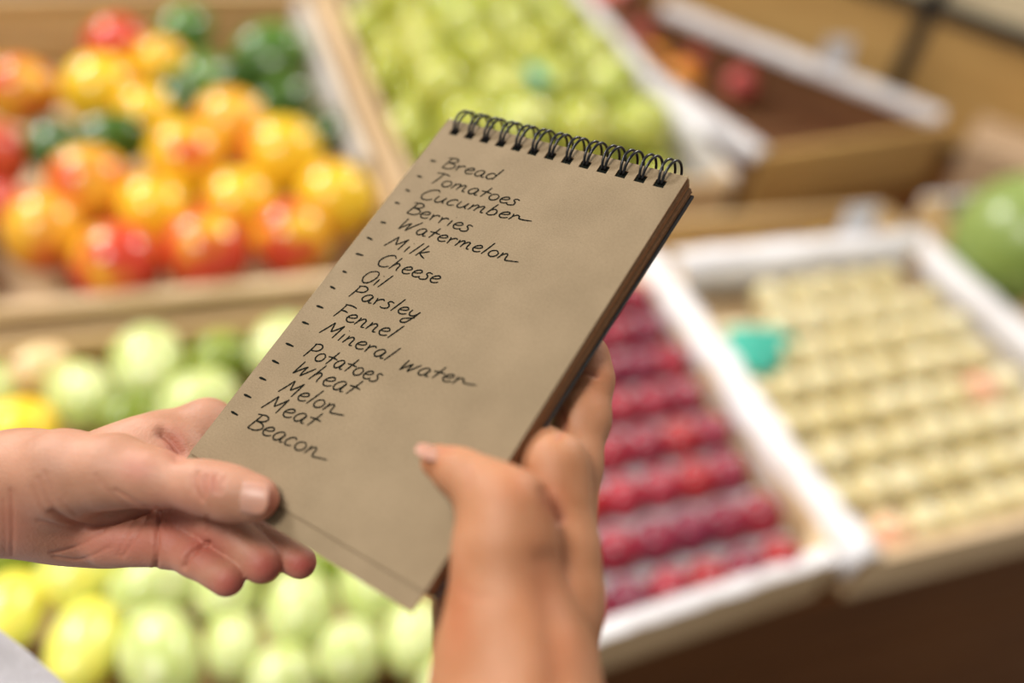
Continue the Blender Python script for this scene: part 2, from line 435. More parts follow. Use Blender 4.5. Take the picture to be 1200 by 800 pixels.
# --- plums in their tray rows
plum_me = fruit_mesh('plum', sph(1, .97, .12, .03), m_plum); plum_me_r = fruit_mesh('plum_bright', sph(1, .97, .12, .03), m_plum_r)
ordn = ['front', 'second', 'third', 'fourth', 'fifth', 'sixth', 'seventh', 'rearmost']
rowy = [.352+.0525*j for j in range(8)]
slope = .045
ridge = []
for j, y0 in enumerate(rowy):
    ridge.append((y0+(rowy[j+1] if j < 7 else y0+.05))/2)
    for i in range(8):
        x = .2475+i*.0395+rr.uniform(-.002, .002)+(.008 if j % 2 else 0)
        if x > .507-(y0-.35)*.03: continue
        bright = (i, j) in ((4, 0), (5, 3), (2, 2), (5, 2), (6, 0))
        z = .813+.021+.012
        put('plum', plum_me_r if bright else plum_me, (x, y0+slope*(x-.38)+rr.uniform(-.001, .001), z), (rr.uniform(-.6, .6), rr.uniform(-.6, .6), rr.uniform(0, 6)),
            ('bright red' if bright else 'dark red')+' plum in the '+ordn[j]+' row of the plum crate', 'plum', 'plums of the '+ordn[j]+' row', (.0222,)*3)
tray('white ridged tray under the plum rows', .232, .512, [r for r in ridge[:-1]], .809, .029, tray_m, slope)

# --- apricots
apri_me = fruit_mesh('apricot', sph(1, .97, .10, .03), m_apri); apri_me_p = fruit_mesh('apricot_pink', sph(1, .97, .10, .03), m_apri_p)
rn = ['front', 'second', 'third', 'fourth', 'fifth', 'sixth', 'seventh', 'eighth', 'rearmost']
for j in range(8):
    y0 = .372+j*.0485
    x1 = .965-(y0-.35)*.14
    for i in range(10):
        x = .572+i*.0445+rr.uniform(-.002, .002)+(.012 if j % 2 else 0)
        if x > x1-.024: continue
        if j >= 6 and i < 2: continue          # the teal tissue lies there
        pk = rr.random() < .08
        put('apricot', apri_me_p if pk else apri_me, (x, y0+.03*(x-.75)+rr.uniform(-.002, .002), .838+rr.uniform(-.001, .001)), (rr.uniform(-.6, .6), rr.uniform(-.6, .6), rr.uniform(0, 6)),
            ('pink cheeked' if pk else 'cream yellow')+' apricot in the '+rn[j]+' row of the white lined crate', 'apricot', 'apricots of the '+rn[j]+' row', (.0225,)*3)
tray('cream tray under the apricot rows', .575, .945, [.372+.0243+j*.0485 for j in range(7)], .809, .012, tray_cream, .03)

# --- squashes
sq_me = {k: fruit_mesh('squash_'+k, gourd(1, 2, .22), mm, lump=.03, seed=i) for i, (k, mm) in enumerate(dict(g=m_squash, y=m_squash_y, o=m_squash_o, t=m_squash_t, v=m_olive).items())}
SQ = [
 (353, 714, 43, 1.15, .0, 'g', 'round pale green squash below the middle fingertip'),
 (187, 765, 47, 1.35, -.35, 'g', 'long pale green squash at the bottom, right of the yellow one'),
 (275, 757, 33, 1.30, -.1, 'g', 'small pale green squash with a blossom scar'),
 (412, 770, 40, 1.05, .2, 'g', 'pale green squash at the bottom under the notepad corner'),
 (330, 800, 42, 1.1, .2, 'g', 'pale green squash cut by the bottom edge'),
 (100, 758, 41, 1.45, .1, 'y', 'yellow squash standing at the bottom left'),
 (24, 712, 40, 1.40, .15, 'y', 'pale yellow squash beside the white sleeve'),
 (78, 682, 44, 1.05, .4, 'y', 'bright yellow squash just below the wrist'),
 (178, 692, 46, 1.1, .9, 'g', 'pale green squash just below the palm'),
 (265, 700, 38, 1.05, .0, 'g', 'pale green squash behind the little finger'),
 (448, 708, 42, 1.1, -.2, 'g', 'pale green squash beside the notepad corner'),
 (490, 765, 38, 1.3, .1, 'g', 'pale green squash left of the right wrist'),
 (20, 640, 38, 1.1, .7, 'v', 'olive green squash behind the left wrist'),
 (385, 668, 24, 1.3, .9, 'v', 'small olive squash showing between fingertip and notepad'),
 (180, 425, 44, 1.25, -.2, 'g', 'big pale green squash at the back under the mango crate'),
 (252, 425, 33, 1.1, .3, 'v', 'olive green squash right of the big pale one at the back'),
 (146, 468, 30, 1.3, .7, 'v', 'olive squash above the left thumb joint'),
 (210, 472, 42, 1.15, .8, 'g', 'pale green squash behind the index finger'),
 (102, 478, 38, 1.2, -.5, 'g', 'pale green squash above the wrist'),
 (45, 447, 30, 1.2, .9, 't', 'tan squash at the back left'),
 (42, 490, 42, 1.0, 1.2, 'o', 'orange yellow squash above the wrist at the left edge'),
 (2, 462, 34, 1.2, .2, 'g', 'pale green squash cut by the left edge'),
 (320, 395, 38, 1.2, .4, 'g', 'pale green squash beside the notepad edge at the back'),
 (560, 760, 40, 1.2, .2, 'g', 'pale green squash behind the right wrist')]
its = []
for u, v, r, e, *_ in SQ:
    x, y = at(u, v, .835); d = abs((R.T @ (np.array([x, y, .835])-CAM))[2]); its.append([x, y, .835, r*d/F*1.04])
A = relax(its, 160, .768, over=.97, xy=(-.39, .187, .17, .752))
for k, (u, v, r, e, a, c, lab) in enumerate(SQ):
    q = A[k]
    o = put('squash', sq_me[c], q[:3], (PI/2-.25, 0, -a-.15), lab, 'squash', 'squashes heaped under the hands', (q[3]*.95, q[3]*.95, q[3]*e))
    nub = fruit_mesh('blossom_scar', sph(.14, 1), m_squash_t, 10, 6) if k == 0 else nub
    s = bpy.data.objects.new('blossom_scar', nub); link(s, o); s.location = (0, 0, .97)
    s.scale = (1, 1, .35)

fill = 0
for j in range(8):
    for i in range(8):
        x, y, z, q = -.33+i*.072+(.03 if j % 2 else 0), .21+j*.073, .797, .032
        if x > .15 or any((x-a[0])**2+(y-a[1])**2+(z-a[2])**2 < (q+a[3])**2*1.02 for a in A): continue
        o = put('squash', sq_me['g'], (x, y, z), (PI/2-.25, 0, rr.uniform(-.5, .5)), 'pale green squash low in the crate, mostly hidden by hands and notepad', 'squash', 'squashes hidden below the hands', (q*.93, q*.93, q*1.08))
        s = bpy.data.objects.new('blossom_scar', nub); link(s, o); s.location = (0, 0, .97); s.scale = (1, 1, .35)

# --- red crate fruit, pears, melon
rf = fruit_mesh('nectarine', sph(1, .98, .12, .03), m_red); of = fruit_mesh('orange', sph(1, .98, .03, .03), m_orange); pf = fruit_mesh('pale_peach', sph(1, .98, .12, .03), m_pink)
yf = fruit_mesh('pear', gourd(1, 2.2, .3), m_yellow)
RF = [(728, 5, 27, rf, 'nectarine', 'dark red nectarine at the far end of the half empty crate'), (762, 14, 26, rf, 'nectarine', 'dark red nectarine beside the white paper rim'),
      (745, 40, 24, rf, 'nectarine', 'red nectarine above the two oranges'), (712, -14, 26, rf, 'nectarine', 'dark red nectarine farthest back in its crate'),
      (792, 0, 24, pf, 'peach', 'pale pink peach at the far corner of the half empty crate'),
      (765, 76, 22, of, 'orange', 'small orange at the left wall of the half empty crate'), (796, 92, 22, of, 'orange', 'lighter orange right of its twin in the half empty crate'),
      (868, 98, 19, rf, 'nectarine', 'lone pinkish nectarine in the middle of the half empty crate'), (822, 62, 22, rf, 'nectarine', 'dark nectarine in shade under the right rim')]
its = []
for u, v, r, *_ in RF:
    x, y = at(u, v, .80); x2, y2 = x, y; d = abs((R.T @ (np.array([x, y, .80])-CAM))[2]); its.append([x, y, .80, r*d/F])
A = relax(its, 100, .76)
for k, (u, v, r, me, c, lab) in enumerate(RF):
    put(c, me, A[k, :3], (rr.uniform(-.5, .5), rr.uniform(-.5, .5), 0), lab, c, None, (A[k, 3],)*3)
for k in range(9):
    put('pear', yf, (.46+k*.054, .818+rr.uniform(-.01, .01), .806), (PI/2+.1, 0, rr.uniform(-.4, .4)), 'yellow pear in the low crate behind the apricots', 'pear', 'yellow pears behind the apricot crate', (.019, .019, .022))
mel = empty('melon', (*at(1198, 290, .89), .806+.09)); tag(mel, 'big glossy green melon at the right edge of the photo', 'melon')
mo = obj('rind', fruit_mesh('rind', sph(.092, 1.0, .04, .04), m_melon, 40, 28), None, mel); mo.rotation_euler = (.3, -.5, 0)
ms = obj('stem', stem_me, None, mo); ms.location = (0, 0, .09); ms.scale = (.09, .09, .05)

# teal tissues
def tissue(cx, cy, z, r, label, seed):
    rnd = random.Random(seed); vs = [(0, 0, .012)]; fs = []; n = 14; rings = 5
    for i in range(1, rings+1):
        for j in range(n):
            a = 2*PI*j/n; q = r*i/rings*(1+.12*math.sin(3*a+seed)+rnd.uniform(-.06, .06))
            vs.append((q*math.cos(a)*1.25, q*math.sin(a)*.95, (.012*(1-(i/rings)**3)+rnd.uniform(-.002, .003)) if i < rings else 0))
    for j in range(n): fs.append((0, 1+j, 1+(j+1) % n))
    for i in range(rings-1):
        for j in range(n):
            a = 1+i*n+j; b = 1+i*n+(j+1) % n; fs.append((a, a+n, b+n, b))
    o = raw('tissue_wrap', vs, fs, teal_m); o.location = (cx, cy, z); o.rotation_euler = (0, 0, .3)
    s = o.modifiers.new('thick', 'SOLIDIFY'); s.thickness = .001
    tag(o, label, 'tissue paper')
x, y = at(893, 403, .857); tissue(x, y, .852, .038, 'crumpled teal tissue lying on the cream apricots', 2)
x, y = at(628, 88, .905); tissue(x, y, .900, .028, 'small teal tissue on the green apples', 4)

# price tags
def price_tag(u, v, z, h, wd, label):
    x, y = at(u, v, z)
    t = empty('price_tag', (x, y, z-h/2-.05)); tag(t, label, 'price tag')
    b = box('card', -wd/2, wd/2, -.001, .001, .05, .05+h, tag_m, t, .0004); b.rotation_euler = (-.15, 0, 0)
    box('peg', -.002, .002, -.002, .002, 0, .055, tag_m, t)
    box('clip', -.008, .008, -.004, .004, -.006, .006, tag_m, t, .001)
    return t
price_tag(985, 66, .895, .05, .055, 'grey price tag clipped on the right white rim of the half empty crate')
price_tag(1012, 262, .885, .04, .05, 'grey price tag behind the far right corner of the apricot crate')
for k, (u, v, r, lab) in enumerate([(982, 234, 17, 'pale pink peach left of the grey price tag'), (1056, 236, 16, 'pale pink peach right of the grey price tag'), (845, 206, 16, 'pale pink peach alone by the corner of the half empty crate')]):
    x, y = at(u, v, .83 if k < 2 else .80); d = abs((R.T @ (np.array([x, y, .83])-CAM))[2])
    put('peach', pf, (x, y, .77), (.2, .1, k), lab, 'peach', None, (r*d/F,)*3)

# cardboard box at the right, behind the melon
cb = empty('cardboard_box', (1.320, .951, .752), (0, 0, -.82)); tag(cb, 'brown cardboard box behind the melon', 'box')
for args in ((-.11, .11, -.06, -.057), (-.11, .11, .057, .06), (-.11, -.107, -.057, .057), (.107, .11, -.057, .057)):
    box('side_panel', *args, 0, .10, cardboard, cb)
for y0, y1 in ((-.06, -.001), (.001, .06)):
    box('flap', -.11, .11, y0, y1, .101, .104, cardboard, cb)

# rack of golden boards in a black frame at the far right
rk = empty('storage_rack', (1.205, 1.20, .752), (0, 0, math.atan2(-.735, .68))); tag(rk, 'black metal rack with golden wooden panels at the upper right', 'rack')
for x in (-.50, 0, .50):
    box('post', x-.014, x+.014, -.012, .018, 0, .62, black_metal, rk)
for z in (.012, .235, .60):
    box('cross_bar', -.50, .50, -.014, .012, z-.012, z+.012, black_metal, rk)
for x0 in (-.489, .011):
    box('panel', x0, x0+.478, .0, .012, .022, .225, wood_gold, rk, .002)
    box('panel', x0, x0+.478, .0, .012, .245, .59, cream_panel, rk, .002)
# ------------------------------------------------------------ notepad
r1 = np.array([.79935976, .30808008, -.51585912]); r2 = np.array([.521474, -.78220319, .340915]); nn = np.cross(r1, r2)
T0 = np.array([-.02477302, -.08737513, .36824766])
PW, PL = .1048, .1592
def page_xy(u, v, off=0.):
    r = np.array([(u-600)/F, (v-400)/F, 1]); z = (nn@T0+off)/(nn@r); p = r*z-T0
    return float(p@r1), float(p@r2)
def page_cam(x, y, z):
    return T0+r1*x+r2*y+nn*z
pad = empty('notepad')
mw = Matrix.Identity(4); rw1, rw2, rw3 = R@r1, R@r2, R@nn; tw = CAM+R@T0
for i in range(3):
    mw[i][0] = rw1[i]; mw[i][1] = rw2[i]; mw[i][2] = rw3[i]; mw[i][3] = tw[i]
pad.matrix_world = mw
tag(pad, 'spiral bound kraft paper notepad with a handwritten shopping list held in both hands', 'notepad')
kraft = bpy.data.materials.new('kraft_paper'); kraft.use_nodes = True
def kraft_nodes(M, c1, c2, fleck=True):
    nt = M.node_tree; N = nt.nodes; L = nt.links; b = N['Principled BSDF']; b.inputs['Roughness'].default_value = .75; b.inputs['Specular IOR Level'].default_value = .25
    tc = N.new('ShaderNodeTexCoord')
    n1 = N.new('ShaderNodeTexNoise'); n1.inputs['Scale'].default_value = 1700; n1.inputs['Detail'].default_value = 3
    n2 = N.new('ShaderNodeTexNoise'); n2.inputs['Scale'].default_value = 45; n2.inputs['Detail'].default_value = 5
    for n in (n1, n2): L.new(tc.outputs['Object'], n.inputs['Vector'])
    cr = N.new('ShaderNodeValToRGB'); cr.color_ramp.elements[0].position = .30; cr.color_ramp.elements[1].position = .70
    cr.color_ramp.elements[0].color = (*c1, 1); cr.color_ramp.elements[1].color = (*c2, 1)
    mx = N.new('ShaderNodeMath'); mx.operation = 'MULTIPLY_ADD'; mx.inputs[1].default_value = .55
    m2 = N.new('ShaderNodeMath'); m2.operation = 'MULTIPLY'; m2.inputs[1].default_value = .45
    L.new(n1.outputs['Fac'], mx.inputs[0]); L.new(n2.outputs['Fac'], m2.inputs[0]); L.new(m2.outputs[0], mx.inputs[2])
    L.new(mx.outputs[0], cr.inputs[0])
    n3 = N.new('ShaderNodeTexVoronoi'); n3.inputs['Scale'].default_value = 260; L.new(tc.outputs['Object'], n3.inputs['Vector'])
    c3 = N.new('ShaderNodeValToRGB'); c3.color_ramp.elements[0].position = .035; c3.color_ramp.elements[1].position = .06
    c3.color_ramp.elements[0].color = (.62, .6, .58, 1); c3.color_ramp.elements[1].color = (1, 1, 1, 1)
    L.new(n3.outputs['Distance'], c3.inputs[0])
    mm = N.new('ShaderNodeMix'); mm.data_type = 'RGBA'; mm.blend_type = 'MULTIPLY'; mm.inputs[0].default_value = 1
    L.new(cr.outputs[0], mm.inputs[6]); L.new(c3.outputs[0], mm.inputs[7]); L.new(mm.outputs[2], b.inputs['Base Color'])
    bp = N.new('ShaderNodeBump'); bp.inputs['Strength'].default_value = .25; bp.inputs['Distance'].default_value = .0002
    L.new(n1.outputs['Fac'], bp.inputs['Height']); L.new(bp.outputs[0], b.inputs['Normal'])
kraft_nodes(kraft, (.165, .118, .065), (.25, .183, .108))
kedge = mat('kraft_edge_shaded', (.26, .085, .02), .8, (.42, .16, .045), 900)  # same paper, browner: shading and translucency of the edges painted in
ink = mat('black_ink', (.006, .007, .005), .9, spec=.05)
wire_m = mat('black_wire', (.006, .006, .007), .3, spec=.35)
cover_m = mat('black_cover', (.015, .013, .012), .5)

HX = [.0068+.00751*i for i in range(13)]
def sheet_mesh(name, width, length, th, hole_y=-.0055, hw=.0020, hh=.0016, curl=0., x_off=0.):
    xs = [0]
    for x in HX: xs += [x-hw, x+hw]
    xs.append(width)
    ys = [0, hole_y+hh, hole_y-hh]+[hole_y-hh-(length+hole_y-hh)*k/12 for k in range(1, 13)]
    b = bmesh.new(); g = {}
    def V(i, j):
        if (i, j) not in g:
            y = ys[j]; g[i, j] = b.verts.new((xs[i], y, curl*max(0, (-y/length-.75)/.25)**2))
        return g[i, j]
    for i in range(len(xs)-1):
        for j in range(len(ys)-1):
            if j == 1 and i % 2 == 1: continue
            b.faces.new((V(i, j), V(i, j+1), V(i+1, j+1), V(i+1, j)))
    bmesh.ops.recalc_face_normals(b, faces=b.faces)
    if sum(f.normal.z for f in b.faces) < 0: bmesh.ops.reverse_faces(b, faces=b.faces)
    ex = bmesh.ops.extrude_face_region(b, geom=b.faces[:])
    bmesh.ops.translate(b, verts=[v for v in ex['geom'] if isinstance(v, bmesh.types.BMVert)], vec=(0, 0, -th))
    bmesh.ops.recalc_face_normals(b, faces=b.faces)
    for f in b.faces:
        if abs(f.normal.z) < .5: f.material_index = 1
    me = bpy.data.meshes.new(name); b.to_mesh(me); b.free(); me.materials.append(kraft); me.materials.append(kedge)
    return me
top_me = sheet_mesh('written_page', PW, PL, .00028)
tp = obj('written_page', top_me, None, pad); tp['label'] = 'topmost kraft page with the handwritten list'
sh_me = sheet_mesh('page', PW-.0002, PL+.0062, .00030)
o = obj('page', sh_me, None, pad, (0, 0, -.0006)); o.rotation_euler = (.001, 0, -.002); o['label'] = 'page sticking out below the top one'
pg_me = sheet_mesh('page', PW-.0002, PL-.001, .00030)
rp = random.Random(5)
NP = 15
for k in range(NP):
    o = obj('page', pg_me, None, pad, (rp.uniform(-.0003, .0003), rp.uniform(-.0003, .0003), -.0012-.00050*k)); o.rotation_euler = (-.0012*k, 0, rp.uniform(-.0012, .0012))
o = obj('back_cover', sheet_mesh('back_cover', PW+.0012, PL-.001, .0008), None, pad, (-.0003, -.0005, -.0012-.0005*NP)); o.rotation_euler = (-.0012*NP, 0, 0)
o.data.materials.clear(); o.data.materials.append(cover_m); o.data.materials.append(cover_m)
o['label'] = 'black cardboard back cover'

def tube(name, pts, r, m, parent=None, n=8, closed=False, mesh_only=False):
    vs = []; fs = []; N_ = len(pts); pts = [Vector(p) for p in pts]
    up = Vector((1, 0, 0))
    for i, p in enumerate(pts):
        a = pts[(i-1) % N_] if (closed or i > 0) else p; c = pts[(i+1) % N_] if (closed or i < N_-1) else p
        t = (c-a).normalized(); s = t.cross(up).normalized(); q = s.cross(t)
        for k in range(n):
            an = 2*PI*k/n; vs.append(p+s*(r*math.cos(an))+q*(r*math.sin(an)))
    for i in range(N_ if closed else N_-1):
        for k in range(n):
            a = i*n+k; b = i*n+(k+1) % n; c = ((i+1) % N_)*n
            fs.append((a, b, c+(k+1) % n, c+k))
    if not closed: fs.append(tuple(range(n))[::-1]); fs.append(tuple(range((N_-1)*n, N_*n)))
    me = bpy.data.meshes.new(name); me.from_pydata([tuple(v) for v in vs], [], fs); me.update(); me.materials.append(m)
    me.polygons.foreach_set('use_smooth', [True]*len(me.polygons))
    return me
# twin loops: from the hole, over the top edge, down behind and back
cy, cz, ra = .0002, -.0034, .0064
def loop_pts(dx):
    pts = []
    a0 = math.atan2(-.0004-cz, -.0055-cy); 
    for k in range(41):
        a = a0-(2*PI-.25)*k/40
        f = min(1, k/8)
        pts.append((dx*(.45+.55*f), cy+ra*math.cos(a), cz+ra*math.sin(a)*.98))
    return pts
la = tube('wire', loop_pts(-.00125), .00050, wire_m); lb = tube('wire', loop_pts(.00125), .00050, wire_m)
for x in HX:
    e = bpy.data.objects.new('binding_loop', None); link(e, pad); e.location = (x, 0, 0); e.empty_display_size = .005
    for me in (la, lb):
        w_ = bpy.data.objects.new('wire', me); link(w_, e)
    cl = bpy.data.objects.new('loop_end', bpy.data.meshes.get('loop_end') or box('tmp', -.0019, .0019, -.0071, -.0040, -.0012, -.0004, ink).data)  # black block filling the punched hole, painted darkness of its inside
    cl.data.name = 'loop_end'; link(cl, e)
for o in [o for o in bpy.data.objects if o.name.startswith('tmp')]: bpy.data.objects.remove(o)

# handwriting: stroke letters, x-height .58, ascender 1
G = {
'B': (.62, [[(.10,.02),(.16,.5),(.22,.98)], [(.04,.90),(.35,1.0),(.52,.86),(.42,.64),(.18,.54)], [(.18,.54),(.48,.50),(.58,.28),(.40,.05),(.10,.02)]]),
'r': (.42, [[(.06,.55),(.10,.28),(.10,.02)], [(.10,.30),(.18,.48),(.30,.56),(.38,.48)]]),
'e': (.46, [[(.08,.28),(.28,.34),(.38,.46),(.28,.58),(.12,.46),(.06,.24),(.16,.04),(.32,.05),(.44,.16)]]),
'a': (.52, [[(.40,.50),(.26,.58),(.10,.42),(.06,.18),(.18,.02),(.32,.14),(.40,.50),(.38,.16),(.42,.03),(.52,.08)]]),
'd': (.54, [[(.38,.48),(.22,.56),(.08,.38),(.08,.12),(.22,.02),(.36,.18)], [(.50,1.08),(.44,.60),(.38,.02)]]),
'T': (.50, [[(-.02,.94),(.30,1.0),(.58,.94)], [(.28,.98),(.24,.5),(.16,.0)]]),
'o': (.50, [[(.28,.57),(.10,.44),(.06,.18),(.20,.01),(.38,.12),(.42,.38),(.28,.57)]]),
'm': (.74, [[(.06,.55),(.08,.28),(.04,.02)], [(.08,.30),(.20,.54),(.30,.50),(.30,.28),(.28,.04)], [(.30,.28),(.44,.54),(.54,.50),(.54,.22),(.58,.04),(.68,.06)]]),
't': (.46, [[(.30,.95),(.24,.50),(.16,.02)], [(.02,.50),(.24,.52),(.48,.48)]]),
's': (.38, [[(.36,.56),(.20,.60),(.14,.46),(.26,.30),(.26,.10),(.08,.0),(-.04,.06)]]),
'C': (.60, [[(.58,.82),(.44,.98),(.20,.82),(.06,.40),(.16,.05),(.38,.02),(.56,.18)]]),
'u': (.52, [[(.08,.56),(.06,.20),(.16,.02),(.30,.12),(.40,.54)], [(.40,.54),(.38,.16),(.48,.04)]]),
'c': (.42, [[(.38,.48),(.26,.58),(.10,.42),(.06,.16),(.18,.02),(.36,.12)]]),
'b': (.50, [[(.16,1.0),(.10,.50),(.06,.04)], [(.06,.10),(.20,.0),(.38,.14),(.36,.42),(.22,.54),(.08,.36)]]),
'i': (.26, [[(.12,.55),(.10,.02)], [(.17,.80),(.175,.83)]]),
'W': (.78, [[(.10,.98),(.08,.5),(.06,.02)], [(.06,.02),(.24,.45),(.38,.70)], [(.38,.70),(.36,.35),(.36,.02)], [(.36,.02),(.54,.50),(.76,.98)]]),
'w': (.70, [[(.10,.80),(.08,.4),(.06,.02)], [(.06,.02),(.24,.40),(.36,.60)], [(.36,.60),(.34,.30),(.36,.02)], [(.36,.02),(.52,.36),(.66,.66)]]),
'l': (.28, [[(.24,1.06),(.16,.5),(.08,.0)]]),
'n': (.52, [[(.08,.56),(.08,.28),(.04,.02)], [(.08,.28),(.22,.54),(.34,.46),(.34,.20),(.36,.03),(.48,.06)]]),
'N': (.86, [[(.08,.56),(.08,.28),(.04,.02)], [(.08,.28),(.22,.54),(.32,.46),(.34,.20),(.40,.05),(.62,.10),(.95,.20)]]),
'R': (.80, [[(.06,.55),(.10,.28),(.06,.02)], [(.10,.30),(.22,.50),(.34,.42),(.40,.26),(.62,.24),(.92,.30)]]),
'M': (.80, [[(.02,.02),(.14,.5),(.24,.96)], [(.24,.96),(.32,.60),(.38,.34)], [(.38,.34),(.54,.66),(.66,.98)], [(.66,.98),(.64,.5),(.62,.02)]]),
'h': (.52, [[(.18,1.0),(.12,.5),(.04,.02)], [(.08,.28),(.22,.54),(.34,.44),(.34,.18),(.38,.02)]]),
'O': (.66, [[(.36,.98),(.12,.76),(.06,.34),(.22,.02),(.46,.10),(.60,.52),(.54,.88),(.36,.98)]]),
'P': (.52, [[(.14,.96),(.12,.5),(.06,.0)], [(.08,.90),(.34,1.0),(.50,.84),(.42,.58),(.14,.48)]]),
'y': (.46, [[(.08,.55),(.06,.28),(.16,.12),(.32,.22),(.42,.55)], [(.42,.55),(.34,.08),(.20,-.42),(.0,-.46),(.02,-.22),(.40,.06)]]),
'F': (.50, [[(.14,.96),(.12,.5),(.06,.0)], [(.08,.94),(.34,1.0),(.58,.96)], [(.12,.52),(.28,.55),(.42,.52)]]),
'k': (.46, [[(.20,1.0),(.14,.5),(.06,.02)], [(.42,.60),(.14,.28)], [(.14,.28),(.28,.12),(.46,.0)]]),
}
WORDS = [  # word, dash start, dash end, foot of first letter, foot of last letter, cap height vector
 ('Bread', (504.5, 188), (511, 189.5), (515, 196), (580, 212), (11, -12)),
 ('Tomatoes', (489, 206), (495, 208), (502, 214), (603, 242), (12, -12)),
 ('CucumbeR', (475.5, 222), (480.5, 224.5), (489, 232), (616, 262), (13, -12)),
 ('Berries', (463, 237), (468.5, 239), (474, 249), (548, 273), (12, -13)),
 ('WatermeloN', (446, 260), (452.5, 261.5), (465, 268), (603, 309), (12, -13)),
 ('Milk', (430, 278), (436.5, 281), (449, 288), (497, 303), (13, -13)),
 ('Cheese', (417, 297), (426, 299.5), (439, 310), (512, 333), (13, -14)),
 ('Oil', (401.5, 317.5), (406.5, 319.5), (420, 329), (447, 338), (14, -14)),
 ('Parsley', (387, 335.5), (393, 338.5), (407, 347), (487, 374), (13, -14)),
 ('Fennel', (371, 358), (379, 361), (389, 370), (459, 398), (15, -15)),
 ('Mineral', (354, 377), (362, 380), (373, 390), (455, 424), (15, -15)),
 ('Potatoes', (335, 402), (344, 406), (354, 417), (441, 449), (15, -16)),
 ('wheat', (319, 422), (327, 426), (341, 437), (413, 465), (18, -18)),
 ('MeloN', (304, 442), (312, 445.5), (325, 459), (398, 489), (16, -16)),
 ('Meat', (286, 462), (294.5, 466), (305, 478), (368, 502), (16, -17)),
 ('BeacoN', (271, 482), (279, 486.5), (287, 500), (378, 541), (16, -17)),
 ('wateR', None, None, (466, 433), (551, 455), (14, -15))]
def catmull(ps, n=6):
    ps = [Vector(p) for p in ps]
    if len(ps) < 3: return [ps[0]+(ps[-1]-ps[0])*i/4 for i in range(5)]
    P_ = [ps[0]*2-ps[1]]+ps+[ps[-1]*2-ps[-2]]; out = []
    for i in range(1, len(P_)-2):
        for k in range(n):
            t = k/n; a, b, c, d = P_[i-1:i+3]
            out.append(.5*((2*b)+(c-a)*t+(2*a-5*b+4*c-d)*t*t+(-a+3*b-3*c+d)*t*t*t))
    out.append(ps[-1]); return out
def ribbon(vs, fs, pts, w):
    n = len(pts); base = len(vs)
    for i, p in enumerate(pts):
        d = (pts[min(i+1, n-1)]-pts[max(i-1, 0)]); d = d.normalized() if d.length > 1e-9 else Vector((1, 0))
        s = Vector((-d.y, d.x)); ww = w*(.72+.28*math.sin(PI*min(1, (i+1)/(n+1))))*(1+.15*math.sin(i*1.7))
        # round the two ends
        if i in (0, n-1): ww *= .6
        for sg in (1, -1):
            q = p+s*ww*sg; vs.append((q.x, q.y, .00012))
    for i in range(n-1):
        a = base+2*i; fs.append((a, a+1, a+3, a+2))
lines = {}
for wd, d0, d1, f0, f1, cap in WORDS:
    vs, fs = ([], []) if wd != 'wateR' else lines['Mineral']
    if d0:
        a = Vector(page_xy(*d0)); b = Vector(page_xy(*d1)); ribbon(vs, fs, [a+(b-a)*i/4 for i in range(5)], .00042)
    adv = sum(G[c][0] for c in wd); k = 0
    f0 = Vector(f0); f1 = Vector(f1); dv = f1-f0; up = Vector(cap)
    ink_w = .00030
    for c in wd:
        wdt, strokes = G[c]
        for s in strokes:
            pts = []
            for (x, y) in s:
                yy = y
                px = f0+dv*((k+x)/adv)+up*yy
                pts.append(Vector(page_xy(px.x, px.y)))
            ribbon(vs, fs, catmull(pts), ink_w)
        k += wdt
    lines[wd] = (vs, fs)
names = {'CucumbeR': 'Cucumber', 'WatermeloN': 'Watermelon', 'MeloN': 'Melon', 'BeacoN': 'Beacon', 'wheat': 'Wheat', 'Mineral': 'Mineral water'}
for wd, (vs, fs) in lines.items():
    if wd == 'wateR': continue
    o = raw('handwritten_line', vs, fs, ink, pad); o['label'] = 'handwritten dash and word '+names.get(wd, wd)

# ------------------------------------------------------------ hands as one distance-field surface each
class Field:
    def __init__(s, lo, hi, h):
        s.h = h; s.lo = np.array(lo); n = np.ceil((np.array(hi)-s.lo)/h).astype(int)+1
        ax = [(s.lo[i]+h*np.arange(n[i])).astype(np.float32) for i in range(3)]
        s.X, s.Y, s.Z = np.meshgrid(*ax, indexing='ij', sparse=True)
        s.n = n
    def cone(s, a, b, ra, rb):
        a = np.array(a, np.float32); b = np.array(b, np.float32); d = b-a; L = float(d@d)+1e-12
        px, py, pz = s.X-a[0], s.Y-a[1], s.Z-a[2]
        t = np.clip((px*d[0]+py*d[1]+pz*d[2])/L, 0, 1)
        return np.sqrt((px-t*d[0])**2+(py-t*d[1])**2+(pz-t*d[2])**2)-(ra+(rb-ra)*t)
    def chain(s, pts, k=.004):
        """pts: (u, v, z, radius_px)"""
        f = None
        q = [(P(u, v, z), r*z/F) for u, v, z, r in pts]
        for (a, ra), (b, rb) in zip(q[:-1], q[1:]):
            g = s.cone(a, b, ra, rb); f = g if f is None else smin(f, g, k)
        return f
    def ell(s, c, ax, rad):
        """ellipsoid: centre, 3 axes (rows), radii"""
        c = np.array(c, np.float32); px, py, pz = s.X-c[0], s.Y-c[1], s.Z-c[2]
        k0 = 0; k1 = 0
        for a, r in zip(ax, rad):
            d = px*a[0]+py*a[1]+pz*a[2]; k0 = k0+(d/r)**2; k1 = k1+(d/r**2)**2
        k0 = np.sqrt(k0); k1 = np.sqrt(k1)+1e-9
        return k0*(k0-1)/k1
def smin(a, b, k):
    h = np.clip(.5+.5*(b-a)/k, 0, 1)
    return b+(a-b)*h-k*h*(1-h)
